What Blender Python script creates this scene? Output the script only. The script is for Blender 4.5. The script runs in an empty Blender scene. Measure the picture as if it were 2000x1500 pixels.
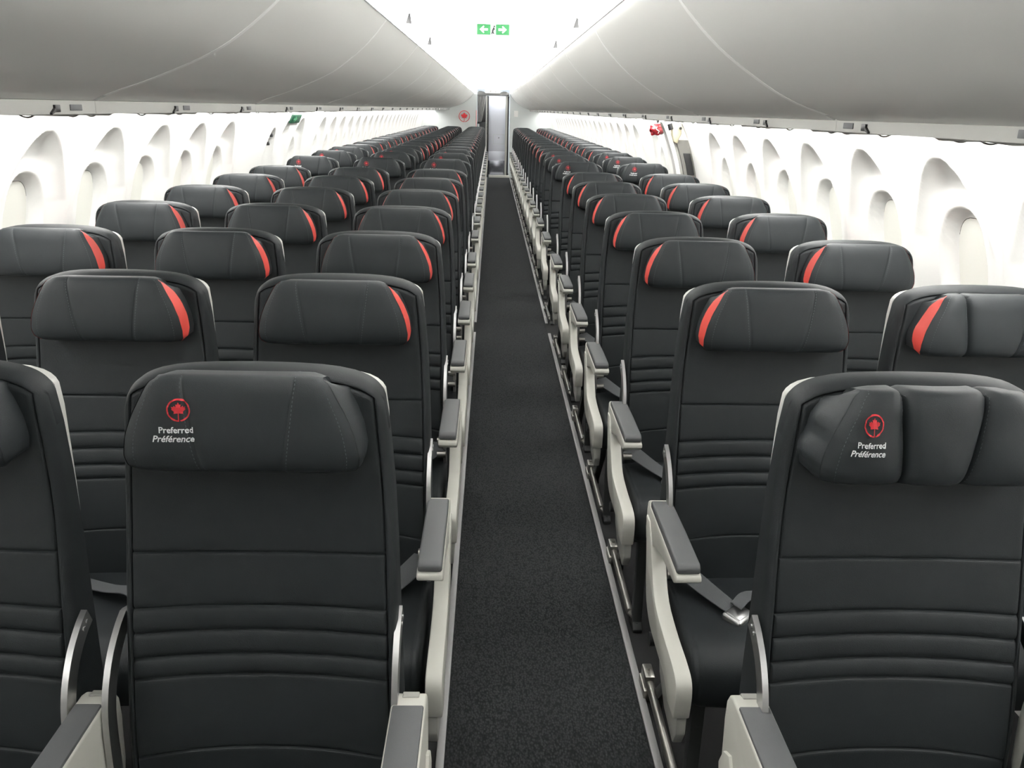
import bpy, bmesh, math, random
import numpy as np
from mathutils import Matrix, Vector

random.seed(7)
scene = bpy.context.scene
C = scene.collection

# ------------------------------------------------------------------ camera
F_PX, PITCH, YAW, ROLL, CAM_X, CAM_Z = 1661.15, .3122, .0294, .0242, -.1301, 1.6


def make_camera():
    cy, sy, cp, sp = math.cos(YAW), math.sin(YAW), math.cos(PITCH), math.sin(PITCH)
    fw = Vector((sy * cp, cy * cp, -sp))
    r = Vector((cy, -sy, 0))
    u = r.cross(fw)
    c, s = math.cos(ROLL), math.sin(ROLL)
    r2, u2 = c * r + s * u, -s * r + c * u
    cam = bpy.data.cameras.new('camera')
    cam.sensor_fit = 'HORIZONTAL'
    cam.sensor_width = 36
    cam.lens = F_PX / 2000 * 36
    cam.clip_start = .02
    o = bpy.data.objects.new('camera', cam)
    C.objects.link(o)
    m = Matrix((r2, u2, -fw)).transposed().to_4x4()
    m.translation = Vector((CAM_X, 0, CAM_Z))
    o.matrix_world = m
    scene.camera = o


make_camera()

# ------------------------------------------------------------------ world, exposure
w = bpy.data.worlds.new('world')
scene.world = w
w.use_nodes = True
w.node_tree.nodes['Background'].inputs[0].default_value = (1, 1, 1, 1)
w.node_tree.nodes['Background'].inputs[1].default_value = .02
vs = scene.view_settings
scene.display_settings.display_device = 'sRGB'
vs.view_transform = 'Standard'
vs.look = 'None'
vs.gamma = 1
vs.use_curve_mapping = False
vs.exposure = 0.0
COVE_POWER = 46.0       # ceiling cove strips
WASH_POWER = 35.0      # side wall wash strips


# ------------------------------------------------------------------ materials
def mat(name, col, rough=.5, metal=0., bump=0., bscale=200., var=0., vscale=8., emit=0., spec=.5, coat=0., ecol=None):
    m = bpy.data.materials.new(name)
    m.use_nodes = True
    nt = m.node_tree
    b = nt.nodes['Principled BSDF']
    b.inputs['Base Color'].default_value = (*col, 1)
    b.inputs['Roughness'].default_value = rough
    b.inputs['Metallic'].default_value = metal
    b.inputs['Specular IOR Level'].default_value = spec
    if coat:
        b.inputs['Coat Weight'].default_value = coat
    tc = nt.nodes.new('ShaderNodeTexCoord')
    if var:
        n = nt.nodes.new('ShaderNodeTexNoise')
        n.inputs['Scale'].default_value = vscale
        n.inputs['Detail'].default_value = 4
        nt.links.new(tc.outputs['Object'], n.inputs['Vector'])
        mx = nt.nodes.new('ShaderNodeMix')
        mx.data_type = 'RGBA'
        mx.inputs[6].default_value = (*[c * (1 - var) for c in col], 1)
        mx.inputs[7].default_value = (*[min(1, c * (1 + var)) for c in col], 1)
        nt.links.new(n.outputs[0], mx.inputs[0])
        nt.links.new(mx.outputs[2], b.inputs['Base Color'])
    if bump:
        n = nt.nodes.new('ShaderNodeTexNoise')
        n.inputs['Scale'].default_value = bscale
        n.inputs['Detail'].default_value = 3
        nt.links.new(tc.outputs['Object'], n.inputs['Vector'])
        bp = nt.nodes.new('ShaderNodeBump')
        bp.inputs['Strength'].default_value = bump
        bp.inputs['Distance'].default_value = .002
        nt.links.new(n.outputs[0], bp.inputs['Height'])
        nt.links.new(bp.outputs[0], b.inputs['Normal'])
    if emit:
        b.inputs['Emission Color'].default_value = (*(ecol or col), 1)
        b.inputs['Emission Strength'].default_value = emit
    return m


def carpet_mat():
    m = mat('carpet', (.020, .021, .022), .95, spec=.15)
    nt = m.node_tree
    b = nt.nodes['Principled BSDF']
    tc = nt.nodes.new('ShaderNodeTexCoord')
    mp = nt.nodes.new('ShaderNodeMapping')
    mp.inputs['Scale'].default_value = (190, 110, 150)
    nt.links.new(tc.outputs['Object'], mp.inputs[0])
    v = nt.nodes.new('ShaderNodeTexVoronoi')
    v.inputs['Scale'].default_value = 1
    nt.links.new(mp.outputs[0], v.inputs['Vector'])
    r = nt.nodes.new('ShaderNodeValToRGB')
    r.color_ramp.elements[0].position = .1
    r.color_ramp.elements[0].color = (.048, .0505, .0525, 1)
    r.color_ramp.elements[1].position = .75
    r.color_ramp.elements[1].color = (.018, .0192, .0202, 1)
    nt.links.new(v.outputs['Distance'], r.inputs[0])
    nt.links.new(r.outputs[0], b.inputs['Base Color'])
    bp = nt.nodes.new('ShaderNodeBump')
    bp.inputs['Strength'].default_value = .5
    bp.inputs['Distance'].default_value = .003
    bp.invert = True
    nt.links.new(v.outputs['Distance'], bp.inputs['Height'])
    nt.links.new(bp.outputs[0], b.inputs['Normal'])
    return m


M = dict(
    leather=mat('leather', (.0158, .0188, .0208), .52, bump=.25, bscale=900, var=.12, vscale=30, spec=.28),
    pillow=mat('headrest_leather', (.0235, .0275, .0300), .5, bump=.2, bscale=900, var=.1, vscale=40, spec=.32),
    red=mat('red_leather', (.62, .06, .045), .5, bump=.2, bscale=600),
    shell=mat('white_shell', (.72, .72, .69), .35, bump=.03),
    white=mat('cream_plastic', (.64, .635, .58), .4, bump=.03, bscale=400),
    white_grey=mat('grey_plastic', (.42, .42, .39), .45, bump=.03, bscale=400),
    pad=mat('grey_pad', (.102, .106, .109), .55, bump=.15, bscale=900),
    alu=mat('aluminium', (.56, .56, .56), .36, 1., bump=.02),
    dull=mat('dull_metal', (.42, .41, .38), .35, 1., bump=.03),
    leg=mat('dark_metal', (.035, .037, .037), .5, .3, bump=.05),
    belt=mat('belt_webbing', (.085, .09, .095), .8, bump=.5, bscale=700),
    emblem=mat('emblem_red', (.55, .02, .03), .5, bump=.1),
    ink=mat('white_print', (.95, .96, .96), .5, bump=.05),
    stitch=mat('stitch', (.08, .09, .095), .7, bump=.05),
    bin=mat('bin_plastic', (.78, .78, .75), .42, bump=.04, bscale=500),
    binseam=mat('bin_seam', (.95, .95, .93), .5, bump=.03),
    binrail=mat('bin_rail', (.38, .38, .355), .5, bump=.03),
    black=mat('black_plastic', (.012, .012, .013), .4, bump=.03),
    wall=mat('wall_panel', (.86, .855, .83), .55, bump=.02, bscale=300),
    shade=mat('window_shade', (.80, .80, .74), .5, bump=.02),
    gap=mat('dark_gap', (.05, .045, .035), .7, bump=.02),
    ceil=mat('ceiling_panel', (.88, .88, .87), .6, bump=.02),
    carpet=carpet_mat(),
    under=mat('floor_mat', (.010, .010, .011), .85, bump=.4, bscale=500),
    strip=mat('seat_track', (.42, .42, .42), .45, .25, bump=.1, bscale=300),
    lamp=mat('cove_lamp', (1, .995, .98), .5, emit=COVE_POWER, bump=.01),
    wash=mat('wash_lamp', (1, .995, .975), .5, emit=WASH_POWER, bump=.01),
    bulk=mat('bulkhead', (.62, .65, .64), .5, bump=.03),
    door=mat('door_panel', (.82, .84, .92), .25, bump=.02, coat=.3),
    kick=mat('kick_plate', (.45, .46, .52), .22, .9, bump=.02),
    header=mat('header_panel', (.06, .06, .058), .5, bump=.05),
    curtain=mat('curtain_cloth', (.26, .255, .255), .85, bump=.3, bscale=400),
    green=mat('sign_green', (.025, .20, .06), .5, emit=.25, bump=.01),
    signwhite=mat('sign_white', (.85, .9, .87), .5, emit=.9, bump=.01),
    dgreen=mat('dark_sign_green', (.008, .06, .03), .45, bump=.05),
    dullgreen=mat('sign_arrow_green', (.06, .22, .11), .5, bump=.02),
    cream=mat('cream_bracket', (.42, .385, .27), .5, bump=.3, bscale=60),
    redcover=mat('red_cover', (.22, .007, .012), .25, bump=.3, bscale=50, coat=.5),
    front=mat('front_partition', (.40, .40, .39), .6, bump=.03),
    structure=mat('frame_grey', (.17, .165, .15), .6, bump=.4, bscale=80),
    pale=mat('pale_red_trim', (.70, .30, .27), .5, bump=.02),
)


# ------------------------------------------------------------------ mesh helpers
def mesh_of(name, verts, faces, m, smooth=True, angle=None):
    me = bpy.data.meshes.new(name)
    me.from_pydata([tuple(map(float, v)) for v in verts], [], faces)
    me.materials.append(M[m])
    me.update()
    if smooth:
        me.polygons.foreach_set('use_smooth', [True] * len(me.polygons))
        if angle:
            me.set_sharp_from_angle(angle=math.radians(angle))
    return me


def bm_mesh(name, bm, m, smooth=True, angle=35):
    bmesh.ops.recalc_face_normals(bm, faces=bm.faces)
    me = bpy.data.meshes.new(name)
    bm.to_mesh(me)
    bm.free()
    me.materials.append(M[m])
    if smooth:
        me.polygons.foreach_set('use_smooth', [True] * len(me.polygons))
        me.set_sharp_from_angle(angle=math.radians(angle))
    return me


def grid_faces(nr, nc, off=0, flip=False):
    f = []
    for i in range(nr - 1):
        for j in range(nc - 1):
            a = off + i * nc + j
            q = (a, a + 1, a + nc + 1, a + nc)
            f.append(q[::-1] if flip else q)
    return f


def add_prism(bm, poly, axis, a0, a1, bevel=0., seg=2):
    """poly: 2-D points in the plane across `axis`; extruded from a0 to a1."""
    def P(p, a):
        if axis == 'x':
            return (a, p[0], p[1])
        if axis == 'y':
            return (p[0], a, p[1])
        return (p[0], p[1], a)
    v0 = [bm.verts.new(P(p, a0)) for p in poly]
    v1 = [bm.verts.new(P(p, a1)) for p in poly]
    n = len(poly)
    fs = [bm.faces.new(v0), bm.faces.new(v1[::-1])]
    for i in range(n):
        fs.append(bm.faces.new((v0[i], v0[(i + 1) % n], v1[(i + 1) % n], v1[i])))
    bmesh.ops.recalc_face_normals(bm, faces=fs)
    if bevel:
        es = set()
        for f in fs:
            es.update(f.edges)
        es = [e for e in es if e.is_valid and len(e.link_faces) == 2 and e.calc_face_angle(0) > .5]
        bmesh.ops.bevel(bm, geom=es, offset=bevel, segments=seg, profile=.5, affect='EDGES', clamp_overlap=True)


def add_box(bm, x0, x1, y0, y1, z0, z1, bevel=0., seg=2):
    add_prism(bm, [(y0, z0), (y1, z0), (y1, z1), (y0, z1)], 'x', x0, x1, bevel, seg)


def add_cyl(bm, p0, p1, r, n=14, r1=None):
    p0, p1 = Vector(p0), Vector(p1)
    d = p1 - p0
    q = d.to_track_quat('Z', 'Y').to_matrix().to_4x4()
    q.translation = (p0 + p1) / 2
    bmesh.ops.create_cone(bm, cap_ends=True, segments=n, radius1=r, radius2=r if r1 is None else r1, depth=d.length, matrix=q)


def add_tube(bm, pts, r, n=8):
    """round tube along a polyline"""
    pts = [Vector(p) for p in pts]
    rings = []
    for i, p in enumerate(pts):
        d = (pts[min(i + 1, len(pts) - 1)] - pts[max(i - 1, 0)]).normalized()
        a = d.cross(Vector((0, 0, 1)))
        if a.length < .05:
            a = d.cross(Vector((1, 0, 0)))
        a.normalize()
        b = d.cross(a)
        rings.append([bm.verts.new(p + r * (math.cos(t) * a + math.sin(t) * b)) for t in np.linspace(0, 2 * math.pi, n, endpoint=False)])
    for k in range(len(rings) - 1):
        for i in range(n):
            bm.faces.new((rings[k][i], rings[k][(i + 1) % n], rings[k + 1][(i + 1) % n], rings[k + 1][i]))
    bm.faces.new(rings[0][::-1])
    bm.faces.new(rings[-1])


def prism_mesh(name, poly, axis, a0, a1, m, bevel=0., seg=2, angle=35):
    bm = bmesh.new()
    add_prism(bm, poly, axis, a0, a1, bevel, seg)
    return bm_mesh(name, bm, m, angle=angle)


def box_mesh(name, x0, x1, y0, y1, z0, z1, m, bevel=0., seg=2):
    bm = bmesh.new()
    add_box(bm, x0, x1, y0, y1, z0, z1, bevel, seg)
    return bm_mesh(name, bm, m)


def put(name, me, parent=None, loc=(0, 0, 0)):
    o = bpy.data.objects.new(name, me)
    C.objects.link(o)
    o.location = loc
    if parent:
        o.parent = parent
    return o


def tag(o, label, cat, group=None, kind=None):
    if label:
        o['label'] = label
    if cat:
        o['category'] = cat
    if group:
        o['group'] = group
    if kind:
        o['kind'] = kind
    return o


def thing(name, label, cat, loc=(0, 0, 0), group=None):
    o = bpy.data.objects.new(name, None)
    o.empty_display_size = .1
    C.objects.link(o)
    o.location = loc
    return tag(o, label, cat, group)


def struct(name, me, parent=None, loc=(0, 0, 0)):
    o = put(name, me, parent, loc)
    if parent is None:
        o['kind'] = 'structure'
    return o


def catmull(P, n):
    P = np.array(P, float)
    Q = np.vstack([2 * P[0] - P[1], P, 2 * P[-1] - P[-2]])
    out = []
    k = len(P) - 1
    for t in np.linspace(0, k, n):
        i = min(int(t), k - 1)
        f = t - i
        a, b, c, d = Q[i:i + 4]
        out.append(.5 * ((2 * b) + (c - a) * f + (2 * a - 5 * b + 4 * c - d) * f * f + (3 * b - a - 3 * c + d) * f ** 3))
    return np.array(out)


def text_mesh(name, s, size, shear, m):
    cu = bpy.data.curves.new(name, 'FONT')
    cu.body = s
    cu.size = size
    cu.shear = shear
    cu.align_x = 'RIGHT'
    cu.offset = size * .02
    cu.resolution_u = 3
    o = bpy.data.objects.new(name, cu)
    C.objects.link(o)
    bpy.context.view_layer.update()
    dg = bpy.context.evaluated_depsgraph_get()
    me = bpy.data.meshes.new_from_object(o.evaluated_get(dg))
    bpy.data.objects.remove(o)
    bpy.data.curves.remove(cu)
    me.name = name
    me.materials.clear()
    me.materials.append(M[m])
    return me


# ------------------------------------------------------------------ cabin layout
ZT, Y1, PITCH_ROW = 1.2132, 1.2953, .7574
XC, XD, SP = -.492, .5483, .52
COLS = {'A': XC - 2 * SP, 'B': XC - SP, 'C': XC, 'D': XD, 'E': XD + SP}
NROW = 25


def row_y(i):
    return Y1 + PITCH_ROW * i + (.3295 if i >= 7 else 0) + (.1742 if i >= 8 else 0)


Y_END = 21.4
Y_START = -.45
WX, WZ, WR2, WR = -.245, .8, 2.654, 1.629


def wall_r(z):
    return np.where(z > WZ, np.sqrt(np.maximum(WR2 - (z - WZ) ** 2, .01)), WR)


# window centres: same stations on both sides
near_w = [2.667 + .567 * k for k in range(-6, 6)]
far_w = [8.56 + .5705 * k for k in range(0, 20)]
WIN = near_w + [7.57] + far_w
DOOR_SCOOPS = {-1: [(6.66, 1.43), (7.06, 1.475)], 1: [(7.03, 1.475)]}


def scoop_depth(dy, z, zt=1.49, inner=True):
    drop = np.maximum(zt - z, 1e-6)
    h = .25 * np.minimum((drop / .27), 1.) ** .52
    h = h * np.clip((z - .80) / .15, 0, 1) ** .5 + 1e-6
    t = np.clip(1 - (np.abs(dy) / h) ** 2, 0, 1)
    e1 = 1 - (1 - np.minimum(t / .75, 1)) ** 2
    soft = .55 * np.clip((drop - .10) / .16, 0, 1)
    e = e1 * (1 - soft) + soft * t * t * (3 - 2 * t)
    r = np.interp(drop, [0, .02, .045, .07, .095, .125, .155, .25, .5], [0, .38, .72, .93, 1., .92, .74, .62, .58])
    d = .064 * e * r * (z < zt)
    if inner:
        # opening of the window itself
        q = (np.abs(dy) / .135) ** 2.3 + (np.abs(z - 1.155) / .18) ** 2.3
        s = np.clip((1.12 - q) / .30, 0, 1)
        d = d + .048 * s * s * (3 - 2 * s)
    return d


def wall_side(s):
    ys = np.concatenate([np.arange(Y_START, 1.49, .03), np.arange(1.5, 6, .0085), np.arange(6, Y_END, .0145), [Y_END]])
    zs = np.concatenate([[0, .1, .2, .4, .6, .75], np.arange(.8, 1.1, .014), np.arange(1.1, 1.5, .0075), np.arange(1.5, 1.68, .02)])
    Yg, Zg = np.meshgrid(ys, zs, indexing='ij')
    D = np.zeros_like(Yg)
    for c in WIN:
        k = np.abs(ys - c) < .27
        D[k] = np.maximum(D[k], scoop_depth(Yg[k] - c, Zg[k]))
    for c, zt in DOOR_SCOOPS[s]:
        k = np.abs(ys - c) < .27
        D[k] = np.maximum(D[k], scoop_depth((Yg[k] - c) * 1.6, Zg[k], zt, False))
    # thin joints between side panels
    for c in WIN:
        j = c + .2835
        D += .004 * np.exp(-((Yg - j) / .004) ** 2)
    X = WX + s * (wall_r(Zg) + D)
    V = np.stack([X, Yg, Zg], -1).reshape(-1, 3)
    F = grid_faces(len(ys), len(zs), flip=(s < 0))
    struct('wall_left' if s < 0 else 'wall_right', mesh_of('wall', V, F, 'wall'))


def window_meshes(s):
    """closed shade in the opening and the dark gap that runs round it"""
    n = 40
    out = []
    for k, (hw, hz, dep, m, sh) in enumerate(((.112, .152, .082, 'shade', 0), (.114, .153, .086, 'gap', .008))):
        ring = []
        for t in np.linspace(0, 2 * math.pi, n, endpoint=False):
            c, si = math.cos(t), math.sin(t)
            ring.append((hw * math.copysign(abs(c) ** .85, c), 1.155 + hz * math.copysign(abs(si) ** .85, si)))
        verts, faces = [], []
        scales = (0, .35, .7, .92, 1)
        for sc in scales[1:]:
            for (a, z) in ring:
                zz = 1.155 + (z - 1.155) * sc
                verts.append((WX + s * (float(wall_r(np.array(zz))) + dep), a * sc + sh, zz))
        verts.append((WX + s * (float(wall_r(np.array(1.155))) + dep), 0, 1.155))
        for r in range(len(scales) - 2):
            for i in range(n):
                a = r * n + i
                b = r * n + (i + 1) % n
                faces.append((a, b, b + n, a + n))
        for i in range(n):
            faces.append((len(verts) - 1, (i + 1) % n, i))
        # rim thickness outward
        off = len(verts)
        last = (len(scales) - 2) * n
        for i in range(n):
            v = verts[last + i]
            verts.append((v[0] + s * .006, v[1], v[2]))
        for i in range(n):
            faces.append((last + i, last + (i + 1) % n, off + (i + 1) % n, off + i))
        out.append(mesh_of('window_' + m, verts, faces, m, angle=40))
    return out


for s in (-1, 1):
    wall_side(s)
nwin = 0
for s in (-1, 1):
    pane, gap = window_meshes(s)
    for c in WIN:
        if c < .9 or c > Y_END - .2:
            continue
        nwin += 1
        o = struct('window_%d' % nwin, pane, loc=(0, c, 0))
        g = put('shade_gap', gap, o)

# floor
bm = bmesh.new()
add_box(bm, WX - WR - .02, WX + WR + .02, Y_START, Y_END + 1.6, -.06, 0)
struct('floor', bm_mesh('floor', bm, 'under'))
struct('floor', box_mesh('aisle_carpet', -.227, .309, Y_START, Y_END - .06, 0, .006, 'carpet'))
k = 2
for x0 in (-.250, .311):
    for (ya, yb) in ((Y_START, 6.18), (6.5, 13.2), (13.25, Y_END - .06)):
        struct('trim_%d' % k, box_mesh('track_cover', x0, x0 + .022, ya, yb, 0, .010, 'strip', .003))
        k += 1

# ceiling: coved profile swept along the cabin
cx = -.133
half = catmull([(.64, 1.955), (.60, 1.985), (.56, 2.045), (.47, 2.115), (.30, 2.165), (.0, 2.19)], 28)
prof = [(cx - a, b) for a, b in half] + [(cx + a, b) for a, b in half[::-1][1:]]
ysec = [Y_START] + [y for y in np.arange(.2, Y_END, 1.0)] + [Y_END + 1.2]
V = [(p[0], y, p[1]) for y in ysec for p in prof]
struct('ceiling', mesh_of('ceiling', V, grid_faces(len(ysec), len(prof), flip=False), 'ceil'))

k = 8
for sg in (-1, 1):
    struct('trim_%d' % k, prism_mesh('ceiling_joint', [(cx + sg * .553, 2.048), (cx + sg * .549, 2.052), (cx + sg * .556, 2.060), (cx + sg * .560, 2.056)], 'y', Y_START, Y_END, 'pad'))
    k += 1

# end wall with the passage to the rear galley
bm = bmesh.new()
OPX0, OPX1, OPZ = -.50, .285, 2.04
add_box(bm, WX - WR - .05, OPX0, Y_END, Y_END + .05, 0, 2.3)
add_box(bm, OPX1, WX + WR + .05, Y_END, Y_END + .05, 0, 2.3)
add_box(bm, OPX0, OPX1, Y_END, Y_END + .05, OPZ, 2.3)
struct('wall_back', bm_mesh('wall_back', bm, 'bulk'))
struct('wall_front', box_mesh('wall_front', WX - WR - .05, WX + WR + .05, Y_START - .05, Y_START, 0, 2.3, 'front'))
bm = bmesh.new()
add_box(bm, -1.1, -1.05, Y_END + .05, Y_END + 1.5, 0, 2.2)
add_box(bm, .95, 1.0, Y_END + .05, Y_END + 1.5, 0, 2.2)
add_box(bm, -1.1, 1.0, Y_END + 1.5, Y_END + 1.55, 0, 2.2)
struct('wall_rear', bm_mesh('wall_rear', bm, 'bulk'))


# ------------------------------------------------------------------ lamps
def strip_lamp(name, label, poly, ya, yb, m):
    t = thing(name, label, 'light', (0, ya, 0))
    put('lamp_strip', prism_mesh(name, poly, 'y', 0, yb - ya, m), t)


for s in (-1, 1):
    side = 'three-seat' if s < 0 else 'two-seat'
    x = cx + s * .50
    strip_lamp('cove_light', 'white light strip along the ceiling edge over the %s side' % side,
               [(x + s * .0, 1.972), (x + s * .03, 1.972), (x + s * .03, 1.989), (x + s * .0, 1.989)], Y_START + .02, Y_END - .1, 'lamp')
    xw = WX + s * 1.325
    strip_lamp('wash_light', 'white light strip under the bins washing the %s side wall' % side,
               [(xw - s * .02, 1.578), (xw + s * .035, 1.578), (xw + s * .035, 1.59), (xw - s * .02, 1.59)], Y_START + .02, Y_END - .1, 'wash')
gl = bpy.data.lights.new('galley_lamp', 'AREA')
gl.shape = 'RECTANGLE'
gl.size, gl.size_y = .8, .8
gl.energy = 70
gl.color = (.86, .9, 1)
go = bpy.data.objects.new('galley_lamp', gl)
C.objects.link(go)
go.location = (0, Y_END + .42, 2.15)

# ------------------------------------------------------------------ overhead bins
BIN_L = [(-1.140, 1.597), (-1.11, 1.611), (-1.06, 1.629), (-1.0, 1.649), (-.865, 1.704), (-.77, 1.757), (-.655, 1.851), (-.573, 1.945)]
BIN_R = [(.767, 1.592), (.735, 1.606), (.65, 1.634), (.566, 1.677), (.453, 1.752), (.36, 1.838), (.308, 1.905), (.290, 1.945)]


def bin_meshes(s, L):
    P = catmull(BIN_L if s < 0 else BIN_R, 30)
    xo = WX + s * 1.29
    g = .013
    lip = [(P[-1][0] + s * .012, P[-1][1] + .006), (P[-1][0] + s * .05, P[-1][1] - .004)]
    body = [tuple(p) for p in P] + lip + [(xo, 1.90), (xo, 1.602), (P[0][0] + s * .03, 1.602)]
    door = prism_mesh('bin_door', body, 'y', g, L - g, 'bin', angle=30)
    x0 = P[0][0]
    rail = prism_mesh('bin_rail', [(x0, 1.565), (x0, 1.5962), (x0 + s * .028, 1.600), (xo + s * .0, 1.600), (xo + s * .0, 1.562), (xo - s * .006, 1.562), (xo - s * .006, 1.587), (x0 + s * .035, 1.587), (x0 + s * .02, 1.565)], 'y', 0, L - .001, 'binrail', angle=30)  # outboard lip is an added, unseen shield keeping wash light from going inboard
    # pale gasket at the joint
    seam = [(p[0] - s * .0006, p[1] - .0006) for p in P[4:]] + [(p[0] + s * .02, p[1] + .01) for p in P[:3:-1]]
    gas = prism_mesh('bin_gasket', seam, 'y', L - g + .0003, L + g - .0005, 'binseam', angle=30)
    e = P[-1]
    lipm = prism_mesh('lip_trim', [(e[0] - s * .001, e[1] - .002), (e[0] - s * .002, e[1] + .002), (e[0] + s * .012, e[1] + .008), (e[0] + s * .012, e[1] + .004)], 'y', g, L + g - .001, 'pad', angle=30)
    return door, rail, gas, lipm


BIN_L0, BIN_LEN = 2.30 - 1.54, 1.54
ORD = ['first', 'second', 'third', 'fourth', 'fifth', 'sixth', 'seventh', 'eighth', 'ninth', 'tenth', 'eleventh', 'twelfth', 'thirteenth',
       'fourteenth', 'fifteenth', 'sixteenth', 'seventeenth', 'eighteenth', 'nineteenth', 'twentieth', 'twenty-first', 'twenty-second',
       'twenty-third', 'twenty-fourth', 'last']
for s in (-1, 1):
    side = 'three-seat' if s < 0 else 'two-seat'
    door, rail, gas, lipm = bin_meshes(s, BIN_LEN)
    x0 = BIN_L[0][0] if s < 0 else BIN_R[0][0]
    bm = bmesh.new()
    add_box(bm, -.003, .003, -.012, .012, -.010, .006, .001)
    add_prism(bm, [(-.010, -.008), (-.030, -.016), (-.030, -.012), (-.010, .0)], 'x', -.003, .003)
    latch = bm_mesh('bin_latch', bm, 'black')
    plate = box_mesh('bin_plate', -.0015, .0015, -.030, .030, -.007, .007, 'pad', .001)
    for n in range(15):
        y = BIN_L0 + BIN_LEN * (n - 1)
        t = thing('overhead_bin', 'pale grey curved overhead bin above the %s block, %s from the front' % (side, ORD[n]),
                  'overhead bin', (0, y, 0), 'overhead bins along the %s side' % side)
        if n == 0:
            y = Y_START + .01
            t.location = (0, y, 0)
            d2, r2, g2, l2 = bin_meshes(s, BIN_L0 - y)
            put('bin_door', d2, t)
            put('bin_rail', r2, t)
            put('lip_trim', l2, t)
            continue
        if n == 14:
            d2, r2, _, l2 = bin_meshes(s, Y_END - .004 - y)
            put('bin_door', d2, t)
            put('bin_rail', r2, t)
            put('lip_trim', l2, t)
        else:
            put('bin_door', door, t)
            put('bin_rail', rail, t)
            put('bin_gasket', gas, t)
            put('lip_trim', lipm, t)
        for q in range(2):
            ly = .574 + .757 * q if s < 0 else .60 + .757 * q
            if y + ly > Y_END - .1:
                continue
            put('bin_latch', latch, t, (x0 - s * .003, ly, 1.580))
            put('label_plate', plate, t, (x0 - s * .001, ly + .10, 1.580))

# service panels under the bins, one above each row
psu_me = {}
for s, h in ((-1, .0315), (1, .0295)):
    bm = bmesh.new()
    add_prism(bm, [(-.26, h), (-.24, .006), (-.14, 0), (-.04, .004), (0, .010), (.05, .001), (.13, .0), (.17, .009), (.25, .006), (.27, h)], 'x', -.085, .085, .002)
    psu_me[s] = bm_mesh('service_panel', bm, 'binrail')
bm = bmesh.new()
add_tube(bm, [(0, d, .006 - .010 * math.sin(math.pi * (d + .05) / .1)) for d in np.linspace(-.05, .05, 7)], .0022, 6)
psu_nub = bm_mesh('cable_loop', bm, 'dull')
for s in (-1, 1):
    side = 'three-seat' if s < 0 else 'two-seat'
    for i in range(NROW):
        t = thing('service_panel', 'grey service panel under the bin above the %s row, %s side' % (ORD[i], side), 'service panel',
                  (-1.335 if s < 0 else .915, row_y(i) - .30, 1.555 if s < 0 else 1.557), 'service panels along the %s side' % side)
        put('panel_body', psu_me[s], t)
        for yy in (-.17, .08, .20):
            put('cable_loop', psu_nub, t, (0, yy, 0))

# ------------------------------------------------------------------ seat parts
A_LEAN = .12


def back_plane(z):
    lum = .012 * np.exp(-((z - .62) / .16) ** 2)
    return -.050 - A_LEAN * (ZT - z) - lum + .010 * np.exp(-((z - 1.0) / .12) ** 2)


def half_w(z):
    return np.interp(z, [.4, .6, .78, .92, 1.02, 1.1, 1.22], [.224, .224, .220, .217, .213, .207, .197])


SEAMS = [(.915, .0042, .0022), (.824, .0052, .0030), (.783, .0052, .0030), (.742, .0052, .0030), (.707, .0052, .0030), (.572, .0042, .0022)]


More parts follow.
